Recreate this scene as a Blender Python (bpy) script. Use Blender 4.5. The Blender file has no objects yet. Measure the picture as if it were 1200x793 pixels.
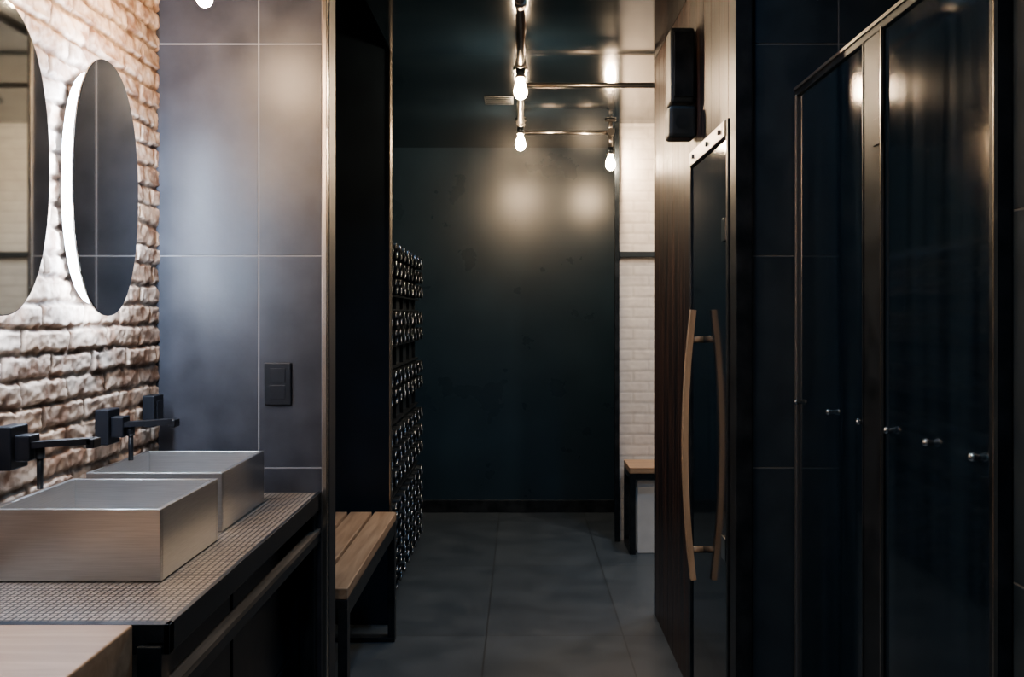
import bpy, bmesh, math, random
from mathutils import Vector, Matrix, noise
random.seed(4)
S = bpy.context.scene

# ---------------------------------------------------------------- materials
def mat(name, col, rough=0.5, metal=0.0, ior=1.45, emis=None, estr=0.0, spec=0.5):
    m = bpy.data.materials.new(name); m.use_nodes = True
    b = m.node_tree.nodes['Principled BSDF']
    b.inputs['Base Color'].default_value = (*col, 1)
    b.inputs['Roughness'].default_value = rough
    b.inputs['Metallic'].default_value = metal
    b.inputs['IOR'].default_value = ior
    b.inputs['Specular IOR Level'].default_value = spec
    if emis:
        b.inputs['Emission Color'].default_value = (*emis, 1)
        b.inputs['Emission Strength'].default_value = estr
    return m

def noisy(m, c1, c2, scale=(1, 1, 1), nscale=5, detail=6, rough=None, bump=0.0, bdist=0.002, lo=0.3, hi=0.7, distortion=0.0, mulattr=None):
    nt = m.node_tree; N = nt.nodes; L = nt.links; b = N['Principled BSDF']
    tc = N.new('ShaderNodeTexCoord'); mp = N.new('ShaderNodeMapping')
    mp.inputs['Scale'].default_value = scale
    L.new(tc.outputs['Object'], mp.inputs['Vector'])
    n = N.new('ShaderNodeTexNoise'); n.inputs['Scale'].default_value = nscale
    n.inputs['Detail'].default_value = detail; n.inputs['Distortion'].default_value = distortion
    L.new(mp.outputs[0], n.inputs['Vector'])
    r = N.new('ShaderNodeValToRGB')
    r.color_ramp.elements[0].position = lo; r.color_ramp.elements[1].position = hi
    r.color_ramp.elements[0].color = (*c1, 1); r.color_ramp.elements[1].color = (*c2, 1)
    L.new(n.outputs['Fac'], r.inputs[0])
    out = r.outputs[0]
    if mulattr:
        a = N.new('ShaderNodeAttribute'); a.attribute_name = mulattr
        mx = N.new('ShaderNodeMix'); mx.data_type = 'RGBA'; mx.blend_type = 'MULTIPLY'
        mx.inputs[0].default_value = 1
        L.new(out, mx.inputs[6]); L.new(a.outputs['Color'], mx.inputs[7]); out = mx.outputs[2]
    L.new(out, b.inputs['Base Color'])
    if rough:
        mr = N.new('ShaderNodeMapRange'); mr.inputs['To Min'].default_value = rough[0]; mr.inputs['To Max'].default_value = rough[1]
        L.new(n.outputs['Fac'], mr.inputs['Value']); L.new(mr.outputs[0], b.inputs['Roughness'])
    if bump:
        bp = N.new('ShaderNodeBump'); bp.inputs['Strength'].default_value = bump; bp.inputs['Distance'].default_value = bdist
        L.new(n.outputs['Fac'], bp.inputs['Height']); L.new(bp.outputs[0], b.inputs['Normal'])
    return m

M = {}
M['tile'] = noisy(mat('slate_tile', (.05, .05, .06), .4, spec=.4), (.018, .020, .026), (.038, .040, .050), nscale=9, detail=14, rough=(.28, .46), bump=.5, bdist=.003)
M['tile_r'] = noisy(mat('slate_tile_dark', (.02, .025, .03), .45), (.008, .016, .026), (.018, .030, .043), nscale=9, detail=12, rough=(.38, .52), bump=.2, bdist=.003)
M['grout'] = mat('grout', (.22, .22, .23), .9)
M['grout_d'] = mat('grout_dark', (.11, .12, .13), .9)
M['black'] = mat('matte_black', (.006, .012, .019), .5)
M['fixblack'] = mat('black_fitting', (.005, .006, .009), .42, spec=.3)
M['panel'] = noisy(mat('black_panel', (.006, .009, .014), .4), (.004, .010, .019), (.009, .020, .034), nscale=4, rough=(.4, .55))
M['blacksteel'] = noisy(mat('blackened_steel', (.02, .02, .022), .35, .8), (.012, .018, .025), (.042, .052, .064), nscale=14, rough=(.28, .5))
M['steel'] = noisy(mat('brushed_steel', (.6, .6, .6), .4, 1.0), (.57, .565, .56), (.71, .705, .70), scale=(3, 3, 170), nscale=5, rough=(.26, .38), bump=.03, bdist=.0004)
M['steelflat'] = mat('satin_steel', (.5, .48, .46), .35, 1.0)
M['chrome'] = mat('chrome', (.7, .7, .7), .12, 1.0)
M['tubes'] = mat('dark_chrome', (.12, .14, .17), .25, 1.0)
M['trimmetal'] = mat('trim_metal', (.62, .55, .47), .26, 1.0)
M['brass'] = mat('aged_pipe_metal', (.34, .32, .30), .28, 1.0)
M['ceil'] = noisy(mat('gloss_black_ceiling', (.01, .012, .015), .15, spec=.9), (.002, .005, .010), (.006, .012, .019), nscale=2.5, rough=(.05, .14), bump=.08, bdist=.01)
M['back'] = noisy(mat('satin_dark_wall', (.012, .02, .03), .3), (.007, .018, .032), (.011, .027, .046), nscale=3, rough=(.25, .31), bump=.03, bdist=.01)
M['glass'] = noisy(mat('smoked_glass', (.004, .006, .009), .08, spec=.8), (.001, .004, .009), (.006, .014, .024), scale=(1, 1, .05), nscale=25, rough=(.03, .12))
M['mirror'] = mat('mirror', (.48, .54, .56), .04, 1.0)
M['oak'] = noisy(mat('oak', (.4, .27, .17), .5), (.23, .14, .085), (.42, .29, .19), scale=(14, .9, 14), nscale=3, detail=8, rough=(.4, .55), bump=.1, distortion=.6)
M['rail'] = noisy(mat('raw_steel_rail', (.3, .26, .22), .4, .8), (.14, .12, .10), (.34, .28, .23), scale=(14, .9, 14), nscale=4, rough=(.35, .5))
M['oak_x'] = noisy(mat('oak_crosswise', (.4, .27, .17), .5), (.26, .155, .09), (.43, .285, .18), scale=(.9, 10, 10), nscale=3, detail=8, rough=(.4, .55), bump=.1, distortion=.8)
M['handlewood'] = noisy(mat('handle_wood', (.3, .2, .12), .4), (.32, .21, .13), (.50, .36, .235), scale=(10, 10, .8), nscale=4)
M['darkwood'] = noisy(mat('burnt_wood_planks', (.04, .02, .015), .45), (.003, .003, .005), (.070, .030, .019), scale=(5, 8, .35), nscale=3.5, detail=12, rough=(.28, .5), bump=.4, bdist=.004, distortion=.9, lo=.40, hi=.72)
M['brick'] = noisy(mat('whitewashed_brick', (.6, .55, .5), .85), (.27, .15, .092), (.72, .555, .43), nscale=22, detail=15, bump=1.0, bdist=.003, lo=.37, hi=.61, mulattr='tone')
M['wbrick'] = noisy(mat('painted_white_brick', (.6, .57, .54), .6), (.60, .56, .54), (.72, .68, .65), nscale=20, bump=.1, mulattr='tone')
M['wpaint'] = noisy(mat('painted_plinth', (.6, .6, .6), .6), (.60, .61, .62), (.7, .71, .72), nscale=9)
M['led'] = mat('led_strip', (1, 1, 1), .5, emis=(.62, .77, 1.0), estr=165)
M['bulb'] = mat('edison_bulb_glow', (1, .8, .5), .3, emis=(1, .71, .43), estr=780)
M['bulbf'] = mat('edison_bulb_glow_front', (1, .8, .5), .3, emis=(1, .67, .40), estr=1150)
M['concrete'] = noisy(mat('plaster', (.3, .3, .3), .8), (.25, .26, .27), (.36, .37, .38), nscale=6)

def floor_mat():
    m = mat('floor_slate', (.04, .045, .05), .4)
    nt = m.node_tree; N = nt.nodes; L = nt.links; b = N['Principled BSDF']
    tc = N.new('ShaderNodeTexCoord'); mp = N.new('ShaderNodeMapping')
    mp.inputs['Location'].default_value = (.15, .5, 0)
    L.new(tc.outputs['Object'], mp.inputs['Vector'])
    br = N.new('ShaderNodeTexBrick'); br.offset = 0; br.squash = 1
    br.inputs['Scale'].default_value = 1; br.inputs['Brick Width'].default_value = .6; br.inputs['Row Height'].default_value = 1.2
    br.inputs['Mortar Size'].default_value = .0035; br.inputs['Mortar Smooth'].default_value = .1
    br.inputs['Color1'].default_value = (1, 1, 1, 1); br.inputs['Color2'].default_value = (.74, .78, .82, 1); br.inputs['Mortar'].default_value = (.35, .35, .35, 1)
    L.new(mp.outputs[0], br.inputs['Vector'])
    n = N.new('ShaderNodeTexNoise'); n.inputs['Scale'].default_value = 5; n.inputs['Detail'].default_value = 12
    L.new(tc.outputs['Object'], n.inputs['Vector'])
    r = N.new('ShaderNodeValToRGB'); r.color_ramp.elements[0].position = .3; r.color_ramp.elements[1].position = .7
    r.color_ramp.elements[0].color = (.034, .046, .058, 1); r.color_ramp.elements[1].color = (.058, .073, .088, 1)
    L.new(n.outputs[0], r.inputs[0])
    mx = N.new('ShaderNodeMix'); mx.data_type = 'RGBA'; mx.blend_type = 'MULTIPLY'; mx.inputs[0].default_value = 1
    L.new(r.outputs[0], mx.inputs[6]); L.new(br.outputs[0], mx.inputs[7]); L.new(mx.outputs[2], b.inputs['Base Color'])
    mr = N.new('ShaderNodeMapRange'); mr.inputs['To Min'].default_value = .28; mr.inputs['To Max'].default_value = .45
    L.new(n.outputs[0], mr.inputs[0]); L.new(mr.outputs[0], b.inputs['Roughness'])
    bp = N.new('ShaderNodeBump'); bp.inputs['Strength'].default_value = .25; bp.inputs['Distance'].default_value = .003
    L.new(n.outputs[0], bp.inputs['Height']); L.new(bp.outputs[0], b.inputs['Normal'])
    return m
M['floor'] = floor_mat()

def mosaic_mat():
    m = mat('mosaic_top', (.3, .27, .24), .45)
    nt = m.node_tree; N = nt.nodes; L = nt.links; b = N['Principled BSDF']
    tc = N.new('ShaderNodeTexCoord')
    br = N.new('ShaderNodeTexBrick'); br.offset = 0; br.squash = 1
    br.inputs['Scale'].default_value = 1; br.inputs['Brick Width'].default_value = .0125; br.inputs['Row Height'].default_value = .0125
    br.inputs['Mortar Size'].default_value = .0022; br.inputs['Mortar Smooth'].default_value = .3
    br.inputs['Color1'].default_value = (.34, .29, .245, 1); br.inputs['Color2'].default_value = (.23, .195, .165, 1); br.inputs['Mortar'].default_value = (.02, .018, .017, 1)
    L.new(tc.outputs['Object'], br.inputs['Vector']); L.new(br.outputs[0], b.inputs['Base Color'])
    bp = N.new('ShaderNodeBump'); bp.inputs['Strength'].default_value = .6; bp.inputs['Distance'].default_value = .003; bp.invert = True
    L.new(br.outputs['Fac'], bp.inputs['Height']); L.new(bp.outputs[0], b.inputs['Normal'])
    return m
M['mosaic'] = mosaic_mat()

# ---------------------------------------------------------------- builder
class B:
    def __init__(s, name):
        s.name = name; s.bm = bmesh.new(); s.mats = []
    def mi(s, m):
        if m not in s.mats: s.mats.append(m)
        return s.mats.index(m)
    def box(s, x0, x1, y0, y1, z0, z1, m, bev=0.0, seg=2):
        r = bmesh.ops.create_cube(s.bm, size=1)
        v = r['verts']
        for a in v:
            a.co = Vector(((x0 + x1) / 2 + a.co.x * (x1 - x0), (y0 + y1) / 2 + a.co.y * (y1 - y0), (z0 + z1) / 2 + a.co.z * (z1 - z0)))
        fs = set(f for a in v for f in a.link_faces)
        for f in fs: f.material_index = s.mi(m)
        if bev:
            es = list(set(e for a in v for e in a.link_edges))
            rr = bmesh.ops.bevel(s.bm, geom=es, offset=bev, segments=seg, profile=.5, affect='EDGES')
            for f in rr['faces']: f.material_index = s.mi(m)
        return s
    def cyl(s, p0, p1, r0, m, r1=None, n=20):
        p0 = Vector(p0); p1 = Vector(p1); d = p1 - p0
        if r1 is None: r1 = r0
        q = d.to_track_quat('Z', 'Y').to_matrix().to_4x4()
        r = bmesh.ops.create_cone(s.bm, cap_ends=True, segments=n, radius1=r0, radius2=r1, depth=d.length, matrix=Matrix.Translation((p0 + p1) / 2) @ q)
        for f in set(f for a in r['verts'] for f in a.link_faces):
            f.material_index = s.mi(m)
            if len(f.verts) == 4: f.smooth = True
        return s
    def sph(s, c, r, m, sc=(1, 1, 1), n=16):
        rr = bmesh.ops.create_uvsphere(s.bm, u_segments=n, v_segments=n // 2 + 2, radius=r, matrix=Matrix.Translation(c) @ Matrix.Diagonal((*sc, 1)))
        for f in set(f for a in rr['verts'] for f in a.link_faces): f.material_index = s.mi(m); f.smooth = True
        return s
    def lathe(s, c, prof, m, n=20):
        rings = []
        for r, z in prof:
            rings.append([s.bm.verts.new((c[0] + r * math.cos(2 * math.pi * k / n), c[1] + r * math.sin(2 * math.pi * k / n), c[2] + z)) for k in range(n)])
        for a, b in zip(rings, rings[1:]):
            for k in range(n):
                f = s.bm.faces.new((a[k], a[(k + 1) % n], b[(k + 1) % n], b[k])); f.material_index = s.mi(m); f.smooth = True
        for rg in (rings[0], rings[-1]):
            f = s.bm.faces.new(rg); f.material_index = s.mi(m)
        return s
    def tube(s, pts, r, m, n=8, closed=False):
        P = [Vector(p) for p in pts]; rings = []; L = len(P)
        for i, p in enumerate(P):
            if closed: d = P[(i + 1) % L] - P[i - 1]
            else: d = P[min(i + 1, L - 1)] - P[max(i - 1, 0)]
            q = d.to_track_quat('Z', 'Y').to_matrix()
            rings.append([s.bm.verts.new(p + q @ Vector((r * math.cos(2 * math.pi * k / n), r * math.sin(2 * math.pi * k / n), 0))) for k in range(n)])
        rng = range(L) if closed else range(L - 1)
        for i in rng:
            a = rings[i]; b = rings[(i + 1) % L]
            for k in range(n):
                f = s.bm.faces.new((a[k], a[(k + 1) % n], b[(k + 1) % n], b[k])); f.material_index = s.mi(m); f.smooth = True
        if not closed:
            for rg in (rings[0], rings[-1]):
                f = s.bm.faces.new(rg); f.material_index = s.mi(m)
        return s
    def sweep_rect(s, pts, w, t, m, upaxis):
        P = [Vector(p) for p in pts]; U = Vector(upaxis); rings = []
        for i, p in enumerate(P):
            d = (P[min(i + 1, len(P) - 1)] - P[max(i - 1, 0)]).normalized(); nn = d.cross(U).normalized()
            rings.append([s.bm.verts.new(p + U * (a * w / 2) + nn * (b * t / 2)) for a, b in ((-1, -1), (1, -1), (1, 1), (-1, 1))])
        for a, b in zip(rings, rings[1:]):
            for k in range(4):
                f = s.bm.faces.new((a[k], a[(k + 1) % 4], b[(k + 1) % 4], b[k])); f.material_index = s.mi(m)
        for rg in (rings[0], rings[-1]):
            f = s.bm.faces.new(rg); f.material_index = s.mi(m)
        return s
    def done(s):
        bmesh.ops.recalc_face_normals(s.bm, faces=s.bm.faces)
        me = bpy.data.meshes.new(s.name); s.bm.to_mesh(me); s.bm.free()
        for m in s.mats: me.materials.append(M[m])
        o = bpy.data.objects.new(s.name, me); S.collection.objects.link(o)
        return o

def simple(name, x0, x1, y0, y1, z0, z1, m, bev=0):
    return B(name).box(x0, x1, y0, y1, z0, z1, m, bev).done()

# ---------------------------------------------------------------- key dims
CAMZ = 1.4
YT = 2.78
XB = -1.02
HC = 2.6
HF = 3.0
XW = .63
XG = .785

# shell
simple('floor', -1.6, 1.9, -1.6, 7.2, -.1, 0, 'floor')
simple('ceiling', -1.6, 1.9, -1.6, 7.2, HF, HF + .1, 'panel')
b = B('ceiling_lowered'); b.box(-.588, 1.7, 3.3, 4.504, HC, HC + .3, 'ceil'); b.box(-1.4, 1.7, 4.505, 7.0, HC, HC + .3, 'ceil'); b.done()
simple('wall_back', -1.5, 1.75, 7.0, 7.1, 0, HF, 'back')
simple('baseboard_back', -1.4, .75, 6.985, 7.0, 0, .09, 'blacksteel', .003)
simple('wall_left_far', -1.5, -1.4, 4.4, 7.0, 0, HF, 'back')
simple('wall_left_middle', -1.15, -1.05, YT + .1, 4.5, 0, HF, 'panel')
simple('wall_rear', -1.6, 1.9, -1.6, -1.5, 0, HF, 'tile_r')
simple('wall_left', XB - .12, XB - .02, -1.5, YT + .1, 0, HF, 'concrete')
simple('wall_right_far', 1.6, 1.7, 4.6, 6.2, 0, HF, 'panel')
simple('wall_shower_side', 1.7, 1.8, -1.5, YT + .1, 0, HF, 'tile_r')

b = B('locker_end_panel')
b.box(-1.4, -.595, 4.45, 4.50, 0, HF, 'panel')
b.box(-.595, -.590, 4.447, 4.503, 0, HF, 'trimmetal')
b.done()

def tiles(name, axis, plane, a0, a1, joints, mt, mg, thick, z0=0, z1=HF, side=-1, back=.1):
    b = B(name)
    g = .0018
    zs = [z0, .37, .97, 1.57, 2.17, 2.77, z1]; xs = [a0] + joints + [a1]
    for i in range(len(zs) - 1):
        for j in range(len(xs) - 1):
            u0, u1, w0, w1 = xs[j] + g, xs[j + 1] - g, zs[i] + g, zs[i + 1] - g
            if axis == 'x': b.box(u0, u1, min(plane, plane - side * thick), max(plane, plane - side * thick), w0, w1, mt, .0008, 1)
            else: b.box(min(plane, plane - side * thick), max(plane, plane - side * thick), u0, u1, w0, w1, mt, .0008, 1)
    p0 = plane - side * .0012; p1 = plane - side * back
    if axis == 'x': b.box(a0, a1, min(p0, p1), max(p0, p1), z0, z1, mg)
    else: b.box(min(p0, p1), max(p0, p1), a0, a1, z0, z1, mg)
    return b.done()
tiles('wall_tiled_left', 'x', YT, XB - .02, -.562, [-.742], 'tile', 'grout', .012)
tiles('wall_tiled_right', 'x', YT, .655, 1.7, [.90, 1.3], 'tile_r', 'grout_d', .012)
tiles('wall_right', 'y', XG + .01, -1.5, 1.585, [-.9, -.3, .3, .9], 'tile_r', 'grout_d', .012, side=-1)

b = B('trim_1')
b.box(-.562, -.548, YT - .004, YT + .10, 0, HF, 'trimmetal', .002)
b.box(-.562, -.545, YT + .02, YT + .11, 0, HF, 'black')
b.done()

# ---------------------------------------------------------------- brick walls (height fields)
def brickwall(name, axis, plane, sgn, u0, u1, z0, z1, bw, bh, mort, depth, rough, res, m, white=False):
    nu = int((u1 - u0) / res) + 1; nv = int((z1 - z0) / res) + 1
    verts = []; cols = []
    rnd = {}
    for j in range(nv + 1):
        z = z0 + (z1 - z0) * j / nv
        for i in range(nu + 1):
            u = u0 + (u1 - u0) * i / nu
            wz = z + rough * 1.8 * noise.noise((u * 7, z * 14, 3.1)) + rough * 1.4 * noise.noise((u * 38, z * 40, 9))
            wu = u + rough * 2 * noise.noise((u * 9, z * 22, 7.7))
            r = math.floor(wz / bh)
            if r not in rnd: rnd[r] = random.Random(r * 13 + 5).random()
            off = (.5 if r % 2 else 0) * bw + rnd[r] * bw * (.25 if not white else 0)
            c = math.floor((wu + off) / bw)
            k = (r, c)
            if k not in rnd:
                q = random.Random(r * 91 + c * 7 + 1); rnd[k] = (q.random(), q.random(), q.random())
            a, t, w = rnd[k]
            fu = (wu + off) - c * bw; fz = wz - r * bh
            d = min(fu, bw - fu, fz, bh - fz) - mort / 2
            e = max(0, min(1, d / (mort * .6 + .001))); e = e * e * (3 - 2 * e)
            h = e * depth * ((.6 + .6 * a) if not white else 1)
            n2 = noise.fractal((u * 30, z * 46, a * 4), .8, 2.0, 5)
            h += rough * .7 * n2 * (.5 + .5 * e)
            h += e * rough * .8 * (t - .5) * (fz / bh - .5) * 2
            tone = .84 + .16 * e if white else (.45 + .55 * e) * (.68 + .38 * t)
            cols.append((tone, tone * ((.90 + .10 * w) if not white else 1), tone * ((.80 + .20 * w) if not white else 1), 1))
            p = plane + sgn * h
            verts.append((p, u, z) if axis == 'x' else (u, p, z))
    faces = []
    for j in range(nv):
        for i in range(nu):
            q = j * (nu + 1) + i
            faces.append((q, q + 1, q + nu + 2, q + nu + 1))
    me = bpy.data.meshes.new(name); me.from_pydata(verts, [], faces)
    at = me.color_attributes.new('tone', 'FLOAT_COLOR', 'POINT')
    at.data.foreach_set('color', [x for c in cols for x in c])
    me.materials.append(M[m]); me.shade_smooth(); me.update()
    o = bpy.data.objects.new(name, me); S.collection.objects.link(o)
    return o
brickwall('wall_brick_left', 'x', XB - .012, 1, .35, YT, .86, HF, .205, .055, .007, .0085, .0045, .0045, 'brick')
brickwall('wall_brick_white', 'y', 6.12, -1, .615, 1.6, 0, HC, .20, .066, .005, .0018, .0010, .008, 'wbrick', white=True)
simple('wall_brick_backing', .605, 1.6, 6.124, 6.2, 0, HC, 'black')
b = B('trim_2'); b.box(.585, .613, 6.08, 6.13, 0, HC, 'blacksteel', .003)
b.box(.613, 1.6, 6.09, 6.112, 1.765, 1.80, 'black', .003); b.done()

# ---------------------------------------------------------------- vanity
b = B('vanity_counter')
y0 = 1.60
b.box(XB + .0, -.575, y0, YT - .002, .875, .90, 'mosaic')
b.box(-.575, -.565, y0 - .02, YT - .002, .855, .903, 'blacksteel', .001)
b.box(-.60, -.575, y0 - .02, YT - .002, .855, .874, 'blacksteel')
b.box(XB, -.565, y0 - .02, y0, .855, .903, 'blacksteel')
b.box(-.615, -.575, y0 - .03, y0 + .01, 0, .87, 'blacksteel', .002)
b.box(-.615, -.575, YT - .05, YT - .004, 0, .87, 'blacksteel', .002)
b.box(-.98, -.66, y0, YT - .01, .08, .85, 'black')
for k in range(2):
    a = y0 + .03 + k * .57
    b.box(-.66, -.645, a, a + .55, .45, .84, 'blacksteel', .002)
    b.box(-.66, -.645, a, a + .55, .10, .44, 'blacksteel', .002)
b.box(-.590, -.565, y0 - .03, YT - .01, .765, .795, 'blacksteel', .001)
b.box(-.589, -.5640, y0 - .03, YT - .01, .789, .800, 'rail')
b.box(-.60, -.575, y0, YT - .01, .05, .08, 'blacksteel')
b.done()

b = B('wooden_side_cabinet')
b.box(-1.0, -.622, .7, 1.575, .82, .905, 'oak_x', .003)
b.box(-.99, -.64, .72, 1.57, 0, .82, 'black')
b.done()

def sink(name, x0, x1, ya, yb, z):
    b = B(name); h = .136; t = .011
    b.box(x0, x1, ya, ya + t, z, z + h, 'steel', .0015)
    b.box(x0, x1, yb - t, yb, z, z + h, 'steel', .0015)
    b.box(x0, x0 + t, ya + t, yb - t, z, z + h, 'steel', .0015)
    b.box(x1 - t, x1, ya + t, yb - t, z, z + h, 'steel', .0015)
    b.box(x0 + t, x1 - t, ya + t, yb - t, z + .0, z + .03, 'steel')
    b.cyl(((x0 + x1) / 2, (ya + yb) / 2, z + .03), ((x0 + x1) / 2, (ya + yb) / 2, z + .034), .03, 'chrome')
    return b.done()
sink('vessel_sink', -1.0, -.675, 1.84, 2.19, .9015)
sink('vessel_sink', -1.005, -.69, 2.27, 2.64, .9015)

def faucet(y, z):
    b = B('wall_faucet')
    b.box(-1.018, -.985, y - .035, y + .035, z - .055, z + .03, 'fixblack', .003)
    b.box(-.985, -.955, y - .022, y + .022, z - .038, z + .012, 'fixblack', .003)
    b.sweep_rect([(-.96, y, z - .008), (-.90, y, z - .004), (-.84, y, z)], .034, .012, 'fixblack', (0, 1, 0))
    b.box(-.848, -.832, y - .017, y + .017, z - .014, z + .005, 'fixblack', .002)
    b.cyl((-.945, y, z - .03), (-.945, y, z - .095), .006, 'fixblack')
    b.cyl((-.945, y, z - .01), (-.945, y, z - .035), .009, 'fixblack')
    b.done()
faucet(1.93, 1.155); faucet(2.38, 1.145)
b = B('power_outlet'); b.box(-1.018, -.985, 2.64, 2.71, 1.10, 1.185, 'fixblack', .003)
b.box(-.985, -.982, 2.655, 2.695, 1.115, 1.17, 'fixblack', .001); b.done()
b = B('light_switch'); b.box(-.724, -.648, YT - .010, YT, 1.148, 1.268, 'fixblack', .003)
b.box(-.708, -.664, YT - .0115, YT - .009, 1.212, 1.252, 'fixblack', .001)
b.box(-.708, -.664, YT - .0115, YT - .009, 1.164, 1.204, 'fixblack', .001); b.done()

# ---------------------------------------------------------------- mirrors
def mirror(yc, zc, hw, hh):
    b = B('oval_mirror'); n = 72
    def sup(k, s, x):
        t = 2 * math.pi * k / n; c = math.cos(t); q = math.sin(t); e = .90
        return (x, yc + s[0] * math.copysign(abs(c) ** e, c), zc + s[1] * math.copysign(abs(q) ** e, q))
    def ring(s, x): return [b.bm.verts.new(sup(k, s, x)) for k in range(n)]
    xf = -.972; ins = .030
    R = [ring((hw - ins, hh - ins), -1.012), ring((hw, hh), xf - .005), ring((hw, hh), xf - .001), ring((hw - .002, hh - .002), xf)]
    b0 = ring((hw - ins, hh - ins), xf - .005)
    for k in range(n):
        f = b.bm.faces.new((b0[k], b0[(k + 1) % n], R[1][(k + 1) % n], R[1][k])); f.material_index = b.mi('wpaint')
        f = b.bm.faces.new((R[1][k], R[1][(k + 1) % n], R[2][(k + 1) % n], R[2][k])); f.material_index = b.mi('mirror')
        f = b.bm.faces.new((R[2][k], R[2][(k + 1) % n], R[3][(k + 1) % n], R[3][k])); f.material_index = b.mi('mirror')
        f = b.bm.faces.new((R[0][k], R[0][(k + 1) % n], b0[(k + 1) % n], b0[k])); f.material_index = b.mi('led')
    f = b.bm.faces.new(R[3]); f.material_index = b.mi('mirror')
    f = b.bm.faces.new(R[0]); f.material_index = b.mi('black')
    b.done()
mirror(2.315, 1.70, .182, .30); mirror(1.84, 1.70, .188, .30)

# ---------------------------------------------------------------- left bench
b = B('slatted_bench')
bx0, bx1, by0, by1 = -.95, -.54, 3.06, 4.26
w = (bx1 - bx0 - .012 * 3) / 4
for k in range(4):
    a = bx0 + k * (w + .012)
    b.box(a, a + w, by0, by1, .515, .55, 'oak', .003)
for ya in (by0 + .0, by1 - .05):
    b.box(bx0, bx1, ya, ya + .05, .485, .514, 'blacksteel', .002)
    b.box(bx0, bx1, ya, ya + .05, 0, .02, 'blacksteel', .002)
    b.box(bx0, bx0 + .03, ya, ya + .05, .02, .485, 'blacksteel', .002)
    b.box(bx1 - .03, bx1, ya, ya + .05, .02, .485, 'blacksteel', .002)
b.box(bx1 - .012, bx1 - .002, by0 + .05, by1 - .05, .455, .514, 'blacksteel', .001)
b.box(bx0 + .002, bx0 + .012, by0 + .05, by1 - .05, .455, .514, 'blacksteel', .001)
b.box(bx0 + .05, bx0 + .08, by0, by1, .05, .08, 'blacksteel')
b.done()

# ---------------------------------------------------------------- rack of round tubes
b = B('wire_basket_rack')
xr = -.675; xf = -.605
b.box(xr - .3, xr + .008, 4.51, 6.1, 0, 1.78, 'black', .003)
groups = [(1.50, 1.76, 3), (1.25, 1.43, 2), (.96, 1.14, 2), (.56, .86, 3), (.06, .50, 5)]
for za, zb, nz in groups:
    for z in (za, zb):
        b.box(xf - .062, xf - .030, 4.52, 6.1, z - .004, z + .004, 'blacksteel')
    for j in range(nz):
        zc = za + (j + .5) * (zb - za) / nz; r = .034; ny = 9
        for k in range(ny):
            yc = 4.60 + k * .175
            ring = [(xf, yc + r * math.cos(t * math.pi / 8), zc + r * math.sin(t * math.pi / 8)) for t in range(16)]
            b.tube(ring, .0045, 'tubes', 6, True)
            rg0 = [b.bm.verts.new((xf, y, z)) for _, y, z in ring]; rg1 = [b.bm.verts.new((xf - .062, y, z)) for _, y, z in ring]
            for q in range(16):
                f = b.bm.faces.new((rg0[q], rg0[(q + 1) % 16], rg1[(q + 1) % 16], rg1[q])); f.material_index = b.mi('blacksteel'); f.smooth = True
for k in range(6):
    y = 4.53 + k * .30
    b.box(xf - .062, xf - .045, y - .005, y + .005, 0, 1.78, 'blacksteel')
b.done()

# ---------------------------------------------------------------- dark wood wall with sauna door
b = B('wall_wood_right')
n = 13; L0, L1 = YT + .06, 4.6
for k in range(n):
    a = L0 + (L1 - L0) * k / n; c = L0 + (L1 - L0) * (k + 1) / n
    b.box(XW, XW + .02, a + .001, c - .001, 0, HC - .001, 'darkwood', .001, 1)
b.box(XW + .02, XW + .12, YT + .1, 4.6, 0, HF, 'black')
b.done()
b = B('trim_3')
b.box(.607, .655, YT - .012, YT + .06, 0, HF, 'blacksteel', .003)
b.box(XW - .002, XW + .022, 4.6, 4.615, 0, HC, 'blacksteel')
b.done()
b = B('door_1')
b.box(XW - .012, XW - .001, 2.925, 3.535, .01, 1.93, 'glass', .002)
for a, c in ((2.90, 2.925), (3.535, 3.56)): b.box(XW - .018, XW - .001, a, c, 0, 1.985, 'blacksteel', .002)
b.box(XW - .022, XW - .001, 2.925, 3.535, 1.935, 1.985, 'steelflat', .003)
for y in (3.0, 3.2, 3.45): b.cyl((XW - .022, y, 1.96), (XW - .029, y, 1.96), .008, 'blacksteel')
for z in (1.66, .70): b.box(XW - .020, XW - .012, 2.925, 2.985, z - .035, z + .035, 'chrome', .002)
b.done()
b = B('door_handle')
yh = 3.32; pts = []
for k in range(21):
    t = -1 + 2 * k / 20
    pts.append((XW - .046 - .028 * (1 - t * t), yh, .965 + .455 * t))
b.sweep_rect(pts, .030, .018, 'handlewood', (0, 1, 0))
for z in (1.32, .61): b.cyl((XW - .0125, yh, z), (XW - .058, yh, z), .011, 'handlewood')
b.done()
b = B('wall_speaker')
b.box(.535, .622, 3.50, 3.62, 2.16, 2.43, 'black', .012, 3)
b.box(.545, .618, 3.49, 3.505, 2.18, 2.41, 'blacksteel', .004)
b.box(.60, .629, 3.53, 3.59, 2.12, 2.36, 'black', .003)
b.box(.528, .628, 3.49, 3.60, 2.035, 2.15, 'black', .014, 3)
b.cyl((.575, 3.488, 2.09), (.575, 3.495, 2.09), .025, 'blacksteel')
b.done()

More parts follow.
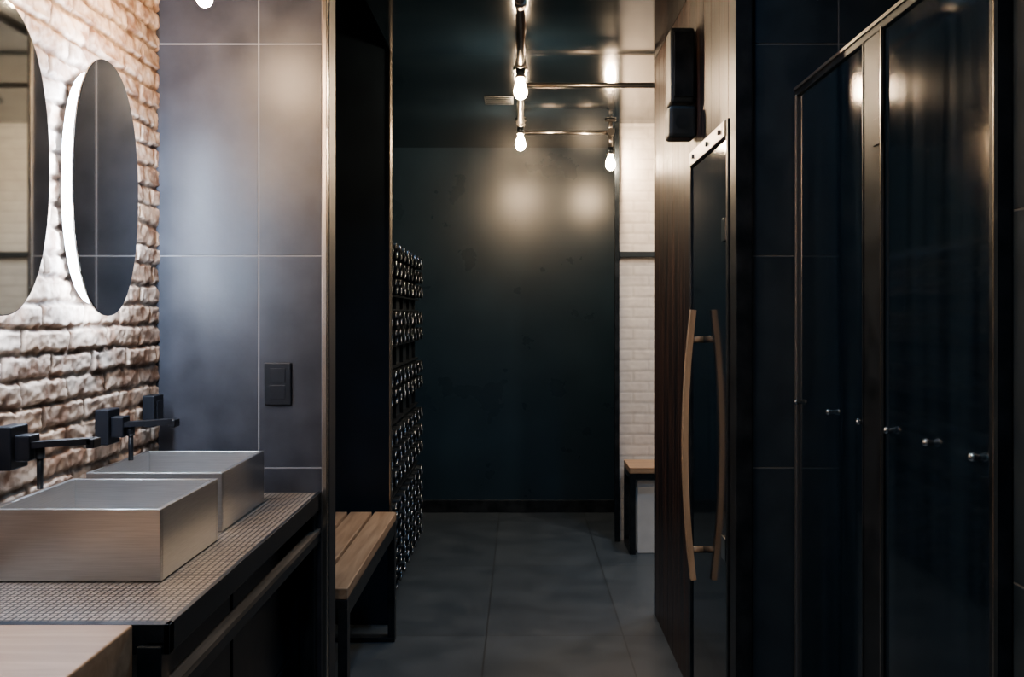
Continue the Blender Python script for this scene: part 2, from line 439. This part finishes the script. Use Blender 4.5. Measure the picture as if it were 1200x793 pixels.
# ---------------------------------------------------------------- shower glass enclosure
b = B('shower_enclosure')
ys, ye = 1.60, 2.765
H = 2.02
b.box(XG - .012, XG + .012, ys, ye, H - .005, H + .022, 'blacksteel', .002)
b.box(XG - .016, XG - .012, ys, ye, H + .012, H + .020, 'steelflat')
b.box(XG - .014, XG + .012, ye - .016, ye, 0, H, 'steelflat', .002)
b.box(XG - .010, XG + .012, 2.105, 2.215, 0, H, 'blacksteel', .002)
b.box(XG - .014, XG - .008, 2.100, 2.107, 0, H, 'trimmetal')
b.box(XG - .016, XG + .012, ys - .012, ys + .012, 0, HF, 'blacksteel', .002)
b.box(XG - .020, XG - .014, ys - .014, ys - .008, 0, HF, 'trimmetal')
b.box(XG - .012, XG + .012, ys, ye, 0, .03, 'blacksteel', .002)
b.box(XG - .005, XG + .005, 2.215, ye - .02, .03, H, 'glass')
b.box(XG - .005, XG + .005, 1.625, 2.100, .03, H, 'glass')
b.box(XG - .012, XG + .012, 2.215, 2.222, .03, H, 'blacksteel')
for y in (2.735, 2.45, 2.23, 2.06, 1.86, 1.67):
    b.cyl((XG - .005, y, 1.16), (XG - .014, y, 1.16), .005, 'chrome', n=12)
    b.sph((XG - .016, y, 1.16), .008, 'chrome')
for z in (1.8, .3):
    b.box(XG - .013, XG - .004, 2.10, 2.15, z - .03, z + .03, 'blacksteel', .002)
b.done()

# ---------------------------------------------------------------- far bench (right)
b = B('low_bench')
b.box(.64, 1.5, 5.75, 6.085, .475, .51, 'oak_x', .003)
for x in (.64, 1.46):
    b.box(x, x + .035, 5.752, 5.785, 0, .474, 'blacksteel', .002)
    b.box(x, x + .035, 6.05, 6.085, 0, .474, 'blacksteel', .002)
    b.box(x, x + .035, 5.785, 6.05, .0, .03, 'blacksteel', .002)
    b.box(x, x + .035, 5.785, 6.05, .44, .474, 'blacksteel', .002)
b.box(.675, 1.46, 5.755, 5.78, .44, .474, 'blacksteel', .002)
b.box(.69, 1.44, 5.79, 6.04, .0, .435, 'wpaint', .004)
b.done()

# ---------------------------------------------------------------- pipe lights
def bulb(b, x, y, z, m='bulb', sc=1.0):
    b.cyl((x, y, z), (x, y, z + .045), .019 * sc, 'blacksteel', n=16)
    b.cyl((x, y, z + .0), (x, y, z + .010), .023 * sc, 'brass', n=16)
    pr = [(.012, 0), (.014, -.012), (.022, -.030), (.027, -.050), (.026, -.066), (.018, -.080), (.006, -.086)]
    b.lathe((x, y, z), [(r * sc, q * sc) for r, q in pr], m, 14)
b = B('pipe_light_fixture')
PZ = 2.52
b.cyl((0, 3.3, PZ), (0, 6.0, PZ), .017, 'brass')
b.cyl((0, 4.77, PZ), (1.1, 4.77, PZ), .013, 'brass')
b.cyl((0, 6.0, PZ), (.55, 6.0, PZ), .013, 'brass')
b.sph((.55, 6.0, PZ), .02, 'brass')
b.cyl((.55, 6.0, PZ), (.55, 6.0, 2.42), .013, 'brass')
bulb(b, .55, 6.0, 2.385, sc=1.1)
for y in (4.37, 5.72):
    b.cyl((0, y - .045, PZ), (0, y + .045, PZ), .025, 'brass')
    b.cyl((0, y, PZ), (0, y, PZ - .03), .02, 'brass')
    bulb(b, 0, y, PZ - .062, sc=1.1)
for x, y in ((0, 3.5), (0, 4.77), (0, 6.0), (.55, 6.0), (1.1, 4.77)):
    b.cyl((x, y, PZ), (x, y, HC - .002), .011, 'brass'); b.cyl((x, y, HC - .010), (x, y, HC - .001), .035, 'brass')
    b.cyl((x, y - .03, PZ), (x, y + .03, PZ), .023, 'brass')
b.done()
b = B('pipe_light_fixture')
b.cyl((1.15, 5.2, 2.50), (1.15, 5.2, HC - .002), .012, 'brass'); b.cyl((1.15, 5.2, HC - .010), (1.15, 5.2, HC - .001), .035, 'brass')
bulb(b, 1.15, 5.2, 2.46); b.done()
for x, y, z in ((-.75, 2.33, 2.195), (-.93, 1.72, 2.045)):
    b = B('pendant_bulb')
    b.cyl((x, y, z + .04), (x, y, HF - .001), .005, 'black', n=8)
    b.cyl((x, y, HF - .01), (x, y, HF - .001), .04, 'black')
    bulb(b, x, y, z, 'bulbf', .72); b.done()
b = B('ceiling_vent')
b.box(-.20, -.04, 5.35, 5.55, HC - .006, HC - .0005, 'black', .002)
for k in range(5): b.box(-.19, -.05, 5.37 + k * .036, 5.385 + k * .036, HC - .010, HC - .005, 'blacksteel')
b.done()
cool = (.40, .68, 1.0); neut = (1, .92, .84)
for x, y, z, e, c in ((-.30, .9, HF, 58, neut), (.35, -.5, HF, 72, cool), (.15, 2.3, HF, 34, cool), (.1, 3.45, HC, 34, cool), (-1.0, 5.6, HC, 24, cool), (1.0, 5.45, HC, 50, neut), (.95, 4.95, HC, 42, cool)):  # unseen spots with ring housings, added as fill light for the dark room
    b = B('ceiling_fill_light')
    b.lathe((x, y, z), [(.06, -.0005), (.06, -.012), (.045, -.012), (.042, -.0005)], 'black')
    o = b.done()
    l = bpy.data.lights.new('fill_spot', 'SPOT'); l.energy = e; l.color = c; l.spot_size = 2.4; l.spot_blend = 1; l.shadow_soft_size = .05
    lo = bpy.data.objects.new('fill_lamp', l); lo.location = (x, y, z - .03); lo.parent = o; S.collection.objects.link(lo)

w = bpy.data.worlds.new('world'); S.world = w; w.use_nodes = True
w.node_tree.nodes['Background'].inputs[0].default_value = (.25, .5, 1, 1)
w.node_tree.nodes['Background'].inputs[1].default_value = .03

cam = bpy.data.cameras.new('camera'); co = bpy.data.objects.new('camera', cam); S.collection.objects.link(co)
cam.sensor_width = 36; cam.lens = 34.5; cam.shift_x = -10 / 1200; cam.shift_y = -26.5 / 1200; cam.clip_start = .02
co.location = (0, 0, CAMZ); co.rotation_euler = (math.pi / 2, 0, 0)
S.camera = co
